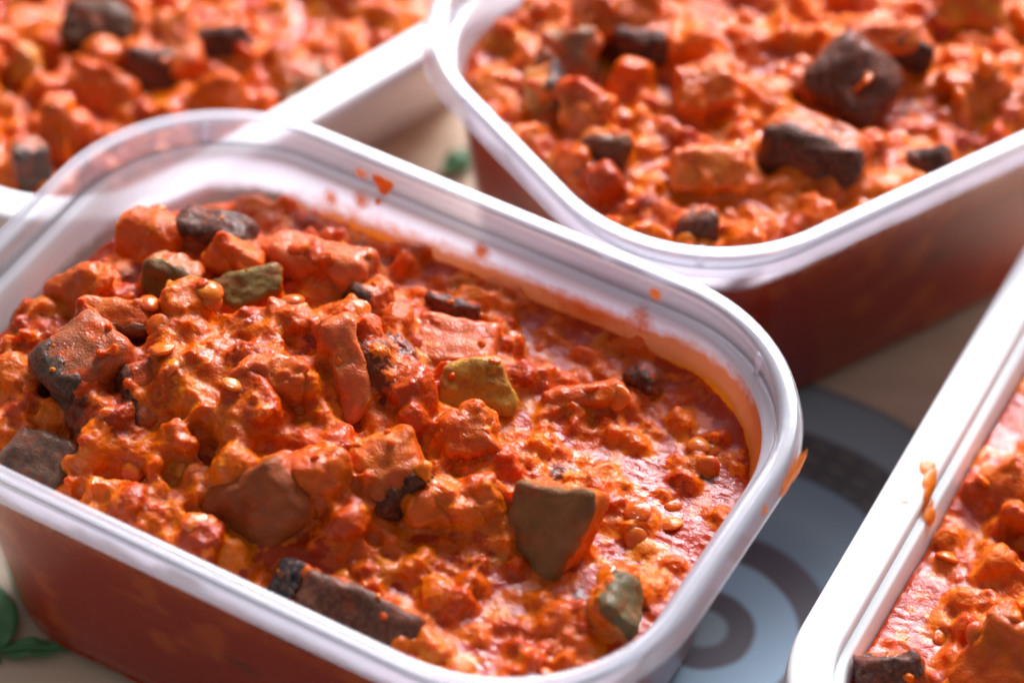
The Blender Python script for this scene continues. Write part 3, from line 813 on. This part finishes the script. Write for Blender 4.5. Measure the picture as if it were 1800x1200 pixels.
    tree = BVHTree.FromPolygons([tuple(x) for x in np.vstack(bv).tolist()], [x for b in bf for x in b])
    lim = len(F)
    for (u, v) in sample(int(420 * k), 1.5, 0):
        h = tree.ray_cast(Vector((u, v, 30)), Vector((0, 0, -1)))
        if h[0] is None: continue
        on = h[2] >= lim
        if on and rng.random() < .55: continue
        s0 = rng.gamma(3, .22) + .35
        if rng.random() < .25: s = np.array([s0 * 2.0, s0 * .9, s0 * .5]); R = tilt_rot(50)
        else: s = s0 * rng.uniform(.6, 1.2, 3); R = rand_rot()
        c = col(True) if rng.random() < .75 else np.array(LENT[rng.integers(3)])
        soup.add(*blob(1, s, (u, v, h[0].z + s0 * .15), R, 1.0, .35, 1.2), c)
    V, F, Cc = soup.arrays()
    # voxel fusing in millimetres
    me = mesh_from('tmp', V, F, None, scale=1.0); ob = bpy.data.objects.new('tmp', me); COL.objects.link(ob)
    # swell, fuse, shrink again: the sauce fills the narrow gaps between the pieces
    def vox(size): md = ob.modifiers.new('r', 'REMESH'); md.mode = 'VOXEL'; md.voxel_size = size; md.adaptivity = 0
    def swell(d): md = ob.modifiers.new('d', 'DISPLACE'); md.direction = 'NORMAL'; md.strength = d; md.mid_level = 0
    vox(voxel * 1.15); s0_ = ob.modifiers.new('s', 'SMOOTH'); s0_.iterations = 1; swell(close); vox(voxel); swell(-close * .9)
    sm = ob.modifiers.new('s', 'SMOOTH'); sm.iterations = smooth; sm.factor = .5
    dg = bpy.context.evaluated_depsgraph_get(); ev = ob.evaluated_get(dg); m2 = ev.to_mesh()
    nv = len(m2.vertices); co = np.empty(nv * 3); m2.vertices.foreach_get('co', co); co = co.reshape(-1, 3)
    nr = np.empty(nv * 3); m2.vertices.foreach_get('normal', nr); nr = nr.reshape(-1, 3)
    lt = np.empty(len(m2.polygons), np.int32); m2.polygons.foreach_get('loop_total', lt)
    li = np.empty(len(m2.loops), np.int32); m2.loops.foreach_get('vertex_index', li)
    ev.to_mesh_clear(); bpy.data.objects.remove(ob); bpy.data.meshes.remove(me)
    assert (lt == 4).all(); quads = li.reshape(-1, 4)
    # colour from the nearest source piece
    sel = V[:, 2] > -30
    Vs, Cs = V[sel], Cc[sel]
    kd = KDTree(len(Vs))
    for i, x in enumerate(Vs.tolist()): kd.insert(x, i)
    kd.balance()
    cols = np.tile(SAUCE, (nv, 1)); upi = np.nonzero(co[:, 2] > -24)[0]
    idx = np.fromiter((kd.find(x)[1] for x in co[upi].tolist()), int, len(upi)); cols[upi] = Cs[idx]
    # pulp relief
    g = (.5 - np.abs(vnoise(co, .42, seed))) * .45 + (.4 - np.abs(vnoise(co, .95, seed + 1))) * .26 + vnoise(co, 1.6, seed + 2) * .07
    hs = co[:, 2] - S(co[:, 0], co[:, 1])
    wet = np.clip((wl - hs) / 1.6, 0, 1) * np.clip(nr[:, 2] * 1.6 - .2, 0, 1); wet = np.clip(wet + .35 * vnoise(co, 1 / 9., seed + 9), 0, 1)
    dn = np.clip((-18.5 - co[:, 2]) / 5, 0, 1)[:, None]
    co = co + nr * (g * (1 - .85 * wet))[:, None]
    # keep inside the walls
    zc = co[:, 2]; ii = inset(spec, zc) + .25
    Lz, Wz, rz = spec['L'] - 2 * ii, spec['W'] - 2 * ii, spec['r'] - ii
    q = np.abs(co[:, :2]) - np.c_[Lz / 2 - rz, Wz / 2 - rz]
    mx = np.maximum(q, 0); ln = np.linalg.norm(mx, axis=1); sd = ln + np.minimum(q.max(1), 0) - rz
    bad = (sd > 0) & (ln > 0)
    dirn = np.zeros_like(mx); dirn[bad] = mx[bad] / ln[bad, None] * np.sign(co[bad, :2])
    co[:, :2] -= dirn * np.where(bad, sd, 0)[:, None]
    cols = cols * (1 - dn) + side_col(co) * dn        # shade on the stew's sides painted into its colour lower down
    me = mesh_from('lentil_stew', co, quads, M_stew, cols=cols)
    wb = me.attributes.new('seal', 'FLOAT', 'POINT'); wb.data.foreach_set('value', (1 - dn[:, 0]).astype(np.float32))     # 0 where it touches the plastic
    wa = me.attributes.new('wet', 'FLOAT', 'POINT'); wa.data.foreach_set('value', wet.astype(np.float32))
    ob = link(name, me)
    ob.location = (origin[0] * MM, origin[1] * MM, top * MM); ob.rotation_euler = (0, 0, yaw)
    tag(ob, label, 'stew', kind='stuff')
    tree = BVHTree.FromPolygons([tuple(x) for x in co.tolist()], quads.tolist())
    return ob, tree


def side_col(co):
    """stew seen through the wall: painted shade low down, painted glow near the surface, paler pieces pressed against the plastic"""
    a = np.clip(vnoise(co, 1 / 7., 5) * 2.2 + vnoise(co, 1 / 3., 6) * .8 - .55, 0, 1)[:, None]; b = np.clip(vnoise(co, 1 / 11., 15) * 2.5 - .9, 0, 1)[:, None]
    up_ = np.clip((co[:, 2] + 27) / 7, 0, 1)[:, None]  # glow of light coming in near the stew line, painted as brighter orange
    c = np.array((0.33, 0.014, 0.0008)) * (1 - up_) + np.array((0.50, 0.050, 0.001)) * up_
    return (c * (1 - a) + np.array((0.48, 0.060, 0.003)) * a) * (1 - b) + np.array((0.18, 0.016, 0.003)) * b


def chA(u, v):
    return float(np.clip(1.2 * math.exp(-((u + 22) ** 2 / (2 * 45 ** 2) + (v + 2) ** 2 / (2 * 34 ** 2))) + .1, 0, 1))


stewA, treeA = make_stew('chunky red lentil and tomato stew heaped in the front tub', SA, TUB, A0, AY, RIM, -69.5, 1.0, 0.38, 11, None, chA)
SB = lambda u, v: -15.5 + 2.5 * np.exp(-((u + 5) ** 2 / (2 * 40 ** 2) + v ** 2 / (2 * 26 ** 2)))
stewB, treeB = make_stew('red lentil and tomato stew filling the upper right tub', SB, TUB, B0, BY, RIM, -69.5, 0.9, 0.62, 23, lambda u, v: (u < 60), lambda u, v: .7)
SC = lambda u, v: -8.0 + 2.0 * np.exp(-(u ** 2 / (2 * 50 ** 2) + v ** 2 / (2 * 35 ** 2)))
stewC, treeC = make_stew('red lentil and tomato stew in the white tray, upper left', SC, TRAY_C, C0, CY, 45., -30., 0.9, 0.65, 31, None, lambda u, v: .8)
SD = lambda u, v: -8.5 + 2.5 * np.exp(-((u) ** 2 / (2 * 50 ** 2) + (v) ** 2 / (2 * 28 ** 2)))
stewD, treeD = make_stew('wet red lentil and tomato stew in the white tray, lower right', SD, TRAY_D, D0, DY, 45., -30., 0.9, 0.5, 43, lambda u, v: (u < 85) & (v > -10), lambda u, v: .6 if v < 39 else .05)

# ------------------------------------------------------------------ single lentils lying on the stew
def lentil_mesh(k):
    v, f = ICO[3]
    r = np.linalg.norm(v[:, :2], axis=1); s = v * np.array([2.7, 2.7, 1.15]); s[:, 2] *= (1 - .25 * r ** 4)
    s += vnoise(v + k * 3.3, 1.0)[:, None] * v * np.array([.42, .42, .3]); s[:, 2] += .25 * vnoise(v + k, 1.6)
    c = np.array(LENT[k % 3]) * (1.0 - .12 * (k > 2))
    return mesh_from('lentil', s, f, M_lentil, cols=np.tile(c, (len(v), 1)))


LM = [lentil_mesh(k) for k in range(5)]


def put_lentil(tree, origin, yaw, top, u, v, k, label, group, sink=.25, big=1.0, tilt=30):
    h = tree.ray_cast(Vector((u, v, 30)), Vector((0, 0, -1)))
    if h[0] is None: return
    w = to_world(origin, yaw, u, v)
    o = link('lentil', LM[k % 5])
    n = h[1].normalized()
    if n.z < 0: n = -n
    n = (n + Vector((0, 0, .6))).normalized(); n.rotate(Euler((0, 0, yaw)))
    q = n.to_track_quat('Z', 'Y') @ Euler((math.radians(random.uniform(-tilt, tilt)), math.radians(random.uniform(-tilt, tilt)), random.uniform(0, 6.28))).to_quaternion()
    o.rotation_euler = q.to_euler(); o.scale = (big,) * 3
    o.location = (w[0] * MM, w[1] * MM, (top + h[0].z + sink) * MM)
    tag(o, label, 'lentil', group)


GA = 'loose lentils on the stew in the front tub'
sp = [(-9.5, -44.3, 'flat yellow lentil right against the near rim of the front tub'), (-31.5, 41.0, 'pale yellow lentil on the far side of the front heap, by the back wall'),
      (67.2, 11.5, 'plump orange lentil near the right wall, right of a stack of two'), (63.3, 4.1, 'yellow lentil, lower one of two by the right wall of the front tub'), (60.9, 8.7, 'orange lentil, upper one of two by the right wall of the front tub'),
      (61.6, -7.2, 'big wet orange lentil right of the brown-green skinned piece'), (-47.5, -3.0, 'yellow lentil perched right of the orange-brown slab'), (62.9, 32.8, 'large yellow-orange lentil in the pool near the right wall'),
      (67.2, 28.1, 'smaller orange lentil in front of the large one in the pool'), (-47.0, -43.2, 'orange lentil lying on the grey-black skin'), (44.0, 32.0, 'orange lentil at the right end of the orange bar'), (-29.7, -36.3, 'yellow split lentil near the left part of the near rim'),
      (-37.9, 4.8, 'yellow lentil right of the olive wedge on the front heap'), (-22.2, 11.9, 'pale orange lentil on the back slope of the front heap')]
for k, (u, v, lab) in enumerate(sp): put_lentil(treeA, A0, AY, RIM, u, v, k, lab, GA, -.25, random.uniform(.95, 1.15))


def scatter(tree, origin, yaw, top, cnt, lab, grp, box, seed):
    random.seed(seed); k = 0
    while k < cnt:
        u = random.uniform(*box[0]); v = random.uniform(*box[1])
        put_lentil(tree, origin, yaw, top, u, v, random.randrange(5), lab, grp, random.uniform(-1.1, .1), random.uniform(.8, 1.05), 40); k += 1


scatter(treeA, A0, AY, RIM, 24, 'one of many small orange lentils half sunk in the front tub stew', 'small lentils scattered through the front tub', ((-70, 70), (-42, 42)), 3)
scatter(treeB, B0, BY, RIM, 40, 'one of many orange lentils half sunk in the upper right tub stew', 'lentils scattered through the upper right tub', ((-62, 50), (-40, 40)), 4)
scatter(treeC, C0, CY, 45, 30, 'one of many orange lentils half sunk in the upper left tray stew', 'lentils scattered through the upper left tray', ((-60, 60), (-42, 42)), 5)
scatter(treeD, D0, DY, 45, 26, 'one of many orange lentils half sunk in the lower right tray stew', 'lentils scattered through the lower right tray', ((-76, 40), (8, 45)), 6)

# ------------------------------------------------------------------ sauce left on the plastic
def film_strip(label, s_range, zlo, zhi, spec, origin, yaw, top, seed, thick):
    """film hugging the inner wall; s in outline index fraction"""
    P, Nn = rr_ring(spec['L'], spec['W'], spec['r'], 60, 60, 50); n = len(P)
    i0, i1 = int(s_range[0] * n), int(s_range[1] * n); rows = 26; V = []; C = []
    for i in range(i0, i1):
        p, nn = P[i % n], Nn[i % n]; f = (i - i0) / (i1 - i0 - 1); edge = min(1, f * 5, (1 - f) * 3.2) ** .7
        for j in range(rows):
            t = j / (rows - 1); z = zlo + (zhi - zlo) * t
            q = p - nn * (float(inset(spec, min(z, -7.9))) + .12)
            V.append((q[0], q[1], z)); C.append(thick(f, t) * edge)
    V = np.array(V); C = np.clip(np.array(C), 0, 1); m = i1 - i0
    F = np.array([(a * rows + b, (a + 1) * rows + b, (a + 1) * rows + b + 1, a * rows + b + 1) for a in range(m - 1) for b in range(rows - 1)])
    ob = link('sauce_film', mesh_from('sauce_film', V, F, M_film, cols=np.c_[C, C, C])); ob.location = (origin[0] * MM, origin[1] * MM, top * MM); ob.rotation_euler = (0, 0, yaw)
    return tag(ob, label, 'sauce smear')


_n = 60 * 4 + 60 * 2 + 50 * 2
_fr = lambda i: i / _n
# outline order: arc(+,+) 0-60, top side (far wall) 60-120, arc(-,+) 120-180, left wall 180-230 ... arc(+,-) and right wall at the end
film_strip('orange oily film above the stew round the far right wall of the front tub', (-_fr(50), _fr(128)), -20.5, -7.9, TUB, A0, AY, RIM, 1,
           lambda f, t: (lambda w_: w_ * (2.8 - 3.2 * t) + (1 - w_) * (2.5 - 1.35 * t))(min(1, max(0, (f - .30) / .35))))


def splash(label, u, z, size, seed, v=None, wall='far', flat=.35):
    """a drop stuck on the inner face of the front tub"""
    rng2 = np.random.default_rng(seed)
    vv, f = ICO[3]
    w_, h_ = size
    s = vv * np.array([w_ / 2, min(w_, h_) * flat * .5, h_ / 2])
    s *= (1 + .28 * vnoise(vv + seed, 1.1)[:, None] + .12 * vnoise(vv + seed, 2.7)[:, None])
    if v is None: v = TUB['W'] / 2 - float(inset(TUB, z)) - .1
    w = to_world(A0, AY, u, v)
    ob = link('sauce_splash', mesh_from('sauce_splash', s, f, M_splash)); ob.location = (w[0] * MM, w[1] * MM, (RIM + z) * MM)
    ob.rotation_euler = (0, 0, AY if wall == 'far' else AY - math.pi / 2)
    return tag(ob, label, 'sauce splash')


def splat(label, parts, rotz=0.0, voxel=0.28, seed=1):
    """a stuck lump or run of sauce: overlapping drops fused into one; parts = [(x, y, z, sx, sy, sz)] world mm"""
    vs, fs, n = [], [], 0; o0 = np.array(parts[0][:3], float)
    for k, (x, y, z, sx, sy, sz) in enumerate(parts):
        vv, f = ICO[2]; q = vv * (1 + .3 * vnoise(vv + seed + k, 1.2)[:, None]) * np.array([sx, sy, sz]) / 2
        c_, s_ = math.cos(rotz), math.sin(rotz); q = np.c_[c_ * q[:, 0] - s_ * q[:, 1], s_ * q[:, 0] + c_ * q[:, 1], q[:, 2]]
        vs.append(q + np.array([x, y, z]) - o0); fs.append(f + n); n += len(q)
    me = mesh_from('tmp', np.vstack(vs), np.vstack(fs), None, scale=1.0); ob = bpy.data.objects.new('tmp', me); COL.objects.link(ob)
    md = ob.modifiers.new('r', 'REMESH'); md.mode = 'VOXEL'; md.voxel_size = voxel; sm = ob.modifiers.new('s', 'SMOOTH'); sm.iterations = 3
    ev = ob.evaluated_get(bpy.context.evaluated_depsgraph_get()); m2 = ev.to_mesh(); v = np.array([x.co[:] for x in m2.vertices]); f = [tuple(p.vertices) for p in m2.polygons]
    ev.to_mesh_clear(); bpy.data.objects.remove(ob); bpy.data.meshes.remove(me)
    v = v + .12 * np.c_[vnoise(v, .8, 1), vnoise(v, .8, 2), vnoise(v, .8, 3)]
    ob = link('sauce_splash', mesh_from('sauce_splash', v, f, M_splash)); ob.location = [float(c) * MM for c in o0]
    return tag(ob, label, 'sauce splash')


def onwall(u, z, sx, sy, sz, lift=0.0):
    w = to_world(A0, AY, u, TUB['W'] / 2 - float(inset(TUB, z)) - .1 - lift); return (w[0], w[1], RIM + z, sx, sy, sz)


splat('largest orange splash inside the far wall of the front tub', [onwall(-27.2, -4.6, 4.2, 1.6, 3.6), onwall(-25.2, -4.3, 3.0, 1.4, 2.6), onwall(-26.2, -6.0, 3.0, 2.0, 3.0, .3), onwall(-26.0, -7.4, 1.4, 1.6, 2.0, .8), onwall(-28.8, -3.2, 1.2, .8, 1.2)], AY, seed=3)


def wall_smear(label, u, z, w_, h_, k=1.0):
    """a thin see-through patch of sauce on the inner far wall of the front tub"""
    n = 22; V = []; C = []
    for i in range(n):
        for j in range(n):
            a, b = i / (n - 1) * 2 - 1, j / (n - 1) * 2 - 1; uu = u + a * w_ / 2; zz = z + b * h_ / 2
            V.append((uu, TUB['W'] / 2 - float(inset(TUB, zz)) - .24, zz + RIM)); C.append(max(0, k * (1.25 - 1.3 * math.hypot(a, b))))
    C = np.clip(C, 0, 1); F = np.array([(i * n + j, (i + 1) * n + j, (i + 1) * n + j + 1, i * n + j + 1) for i in range(n - 1) for j in range(n - 1)])
    ob = link('sauce_film', mesh_from('sauce_film', np.array(V), F, M_film, cols=np.c_[C, C, C])); ob.location = (A0[0] * MM, A0[1] * MM, 0); ob.rotation_euler = (0, 0, AY)
    return tag(ob, label, 'sauce smear')


wall_smear('small smear just left of the largest splash, upper of two', -32.0, -4.2, 5, 4.5, .8)
wall_smear('small smear just left of the largest splash, lower of two', -30.2, -9.5, 7, 7, .8)
wall_smear('faint speckled smear low on the far wall, leftmost of the smears', -38.0, -12.0, 7, 7, .75)
wall_smear('single small smear midway along the far wall', -0.5, -9.6, 6.5, 6.5, .85)
wall_smear('orange dribble on the far wall near the right corner', 38.5, -10.5, 9, 9, .95)
wall_smear('thin upper end of the dribble near the right corner', 40.0, -4.0, 4.5, 5.6, .9)
wall_smear('faint broad speckle above the stew along the right half of the far wall', 26.0, -13.5, 34, 9, .62)


def blob_thing(name, label, cat, pos, size, mat, seed, rot=(0, 0, 0)):
    vv, f = ICO[3]; s = vv * np.asarray(size) / 2
    s = s * (1 + .25 * vnoise(vv + seed, 1.0)[:, None] + .1 * vnoise(vv + seed, 2.6)[:, None])
    ob = link(name, mesh_from(name, s, f, mat)); ob.location = [c * MM for c in pos]; ob.rotation_euler = rot
    return tag(ob, label, cat)


def onrim(u, v, dz, sx, sy, sz):
    w = to_world(A0, AY, u, v); return (w[0], w[1], RIM + dz, sx, sy, sz)


def profile_patch(name, label, spec, origin, yaw, top, prof, side, urange, field, lift=.12):
    """a smear that follows the moulded section of a rim: side '+v' or '+u', field(u, off) = thickness 0..1"""
    pf = np.array(prof, float); seg = np.r_[0, np.cumsum(np.hypot(*np.diff(pf, axis=0).T))]; ts = np.linspace(0, seg[-1], 44)
    off = np.interp(ts, seg, pf[:, 0]); zz = np.interp(ts, seg, pf[:, 1]); tx, tz = np.gradient(off), np.gradient(zz); ll = np.hypot(tx, tz); nx, nz = tz / ll, -tx / ll
    if nz.mean() < 0 or (abs(nz.mean()) < .3 and nx.mean() < 0): nx, nz = -nx, -nz
    us = np.linspace(*urange, 60); V = []; C = []
    half = spec['W'] / 2 if side == '+v' else spec['L'] / 2
    for u in us:
        for o_, z_, a_, b_, t_ in zip(off, zz, nx, nz, ts):
            c = min(1.3, max(0, field(u, t_))); h = lift + .35 * min(1, c); q = half + o_ + a_ * h
            V.append((u, q, z_ + b_ * h) if side == '+v' else (q, u, z_ + b_ * h)); C.append(min(1, c))
    V = np.array(V); C = np.array(C); m = len(ts)
    F = np.array([(i * m + j, (i + 1) * m + j, (i + 1) * m + j + 1, i * m + j + 1) for i in range(len(us) - 1) for j in range(m - 1)])
    ob = link(name, mesh_from(name, V, F, M_film, cols=np.c_[C, C, C])); ob.location = (origin[0] * MM, origin[1] * MM, top * MM); ob.rotation_euler = (0, 0, yaw)
    return tag(ob, label, 'sauce smear')


def ell(u, t, cu, ct, ru, rt, k=1.6): return k * (1.25 - math.hypot((u - cu) / ru, (t - ct) / rt))


profile_patch('sauce_smear', 'orange smear on the outside of the front tub rim at its right end', TUB, A0, AY, RIM, [(-1.0, 0.05), (-.3, -.15), (0.05, -.8), (.38, -2.2), (.6, -2.5), (.9, -4.2), (1.15, -4.8)], '+u', (8, 34), lambda u, t: max(ell(u, t, 25.0, 3.6, 5.5, 2.0), ell(u, t, 20.5, 4.2, 3.0, 1.4), ell(u, t, 11.5, 2.5, 1.6, 1.0, 1.0)))
profile_patch('sauce_smear', 'orange drop on the right hand tray rim and the run of sauce below it', TRAY_D, D0, DY, TRAY_D['top'], [(-3, .02), (-9 + 1.6, .02), (-9 + .5, -.22), (-9.15, -1.0), (-9.45, -3.0), (-11.0, -3.35), (-11.6, -4.2), (-12.7, -8.0)], '+v', (-30, -4),
              lambda u, t: (lambda u: max(ell(u, t, 4.3, 3.2, 2.6, 1.7), ell(u, t, 1.4, 4.8, 3.2, 1.2), ell(u, t, -1.0, 6.6, 3.4, 1.6), ell(u, t, -3.6, 8.2, 2.6, 1.9), ell(u, t, -5.2, 10.4, 2.2, 2.0)))(u + 16))
splat('tiny orange fleck on the flat rim of the right hand tray', [(82.9, -14.2, 45.0, 1.5, .7, .35), (83.4, -14.5, 45.0, .8, .6, .3)], .4, .15, 8)
splat('tiny orange crumb on the rim of the upper left tray', [(-55.2, 97.0, 45.2, 1.3, 1.0, 1.2), (-55.0, 97.2, 46.0, .8, .8, 1.2)], 0, .2, 9)


# ------------------------------------------------------------------ leaves on the table
def leaf(label, pos, length, width, yaw, lift):
    n, m = 18, 9; V = []
    for i in range(n):
        t = i / (n - 1); wv = width / 2 * math.sin(math.pi * min(1, t * 1.02) ** .8) ** .8 + .05
        for j in range(m):
            s = j / (m - 1) * 2 - 1
            V.append((length * (t - .5), s * wv, lift * math.sin(math.pi * t) + .22 * abs(s) * width * .4 + .5 * math.sin(t * 17) * abs(s)))
    V = np.array(V); k = len(V)
    V2 = V.copy(); V2[:, 2] -= .35
    F = [(i * m + j, (i + 1) * m + j, (i + 1) * m + j + 1, i * m + j + 1) for i in range(n - 1) for j in range(m - 1)]
    F += [tuple(k + x for x in f[::-1]) for f in F]
    ring = [j for j in range(m)] + [i * m + m - 1 for i in range(1, n)] + [(n - 1) * m + j for j in range(m - 2, -1, -1)] + [i * m for i in range(n - 2, 0, -1)]
    for a, b in zip(ring, ring[1:] + ring[:1]): F.append((a, b, k + b, k + a))
    t = bpy.data.objects.new('green_leaf', None); COL.objects.link(t); t.location = [c * MM for c in pos]; t.rotation_euler = (0, 0, yaw); t.empty_display_size = .005
    tag(t, label, 'leaf', 'green leaves lying on the table')
    add_solid('blade', np.vstack([V, V2]), F, M_leaf, t)
    P = np.array([(length * .5 * x, 0, lift * math.sin(math.pi * (x / 2 + .5)) + .3) for x in np.linspace(-1.25, .9, 12)])
    V = []; F = []
    for i, p in enumerate(P):
        for a in range(6): V.append((p[0], p[1] + .5 * math.cos(a * math.pi / 3), max(p[2], .3) + .4 * math.sin(a * math.pi / 3)))
    for i in range(len(P) - 1):
        for a in range(6): F.append((i * 6 + a, i * 6 + (a + 1) % 6, (i + 1) * 6 + (a + 1) % 6, (i + 1) * 6 + a))
    F += [tuple(range(6))[::-1], tuple(range((len(P) - 1) * 6, len(P) * 6))]
    add_solid('stem', V, F, M_leaf, t)
    return t


leaf('green leaf on the table at the left edge of the photo beside the front tub', (-110, -21, .6), 22, 12, 1.9, 1.0)
leaf('narrow green leaf on the table just below the first one', (-99, -30, .6), 17, 5, .1, .8)
leaf('green leaf on the table in the gap between the two frosted tubs', (-15, 131, .6), 12, 7, .8, 1.5)
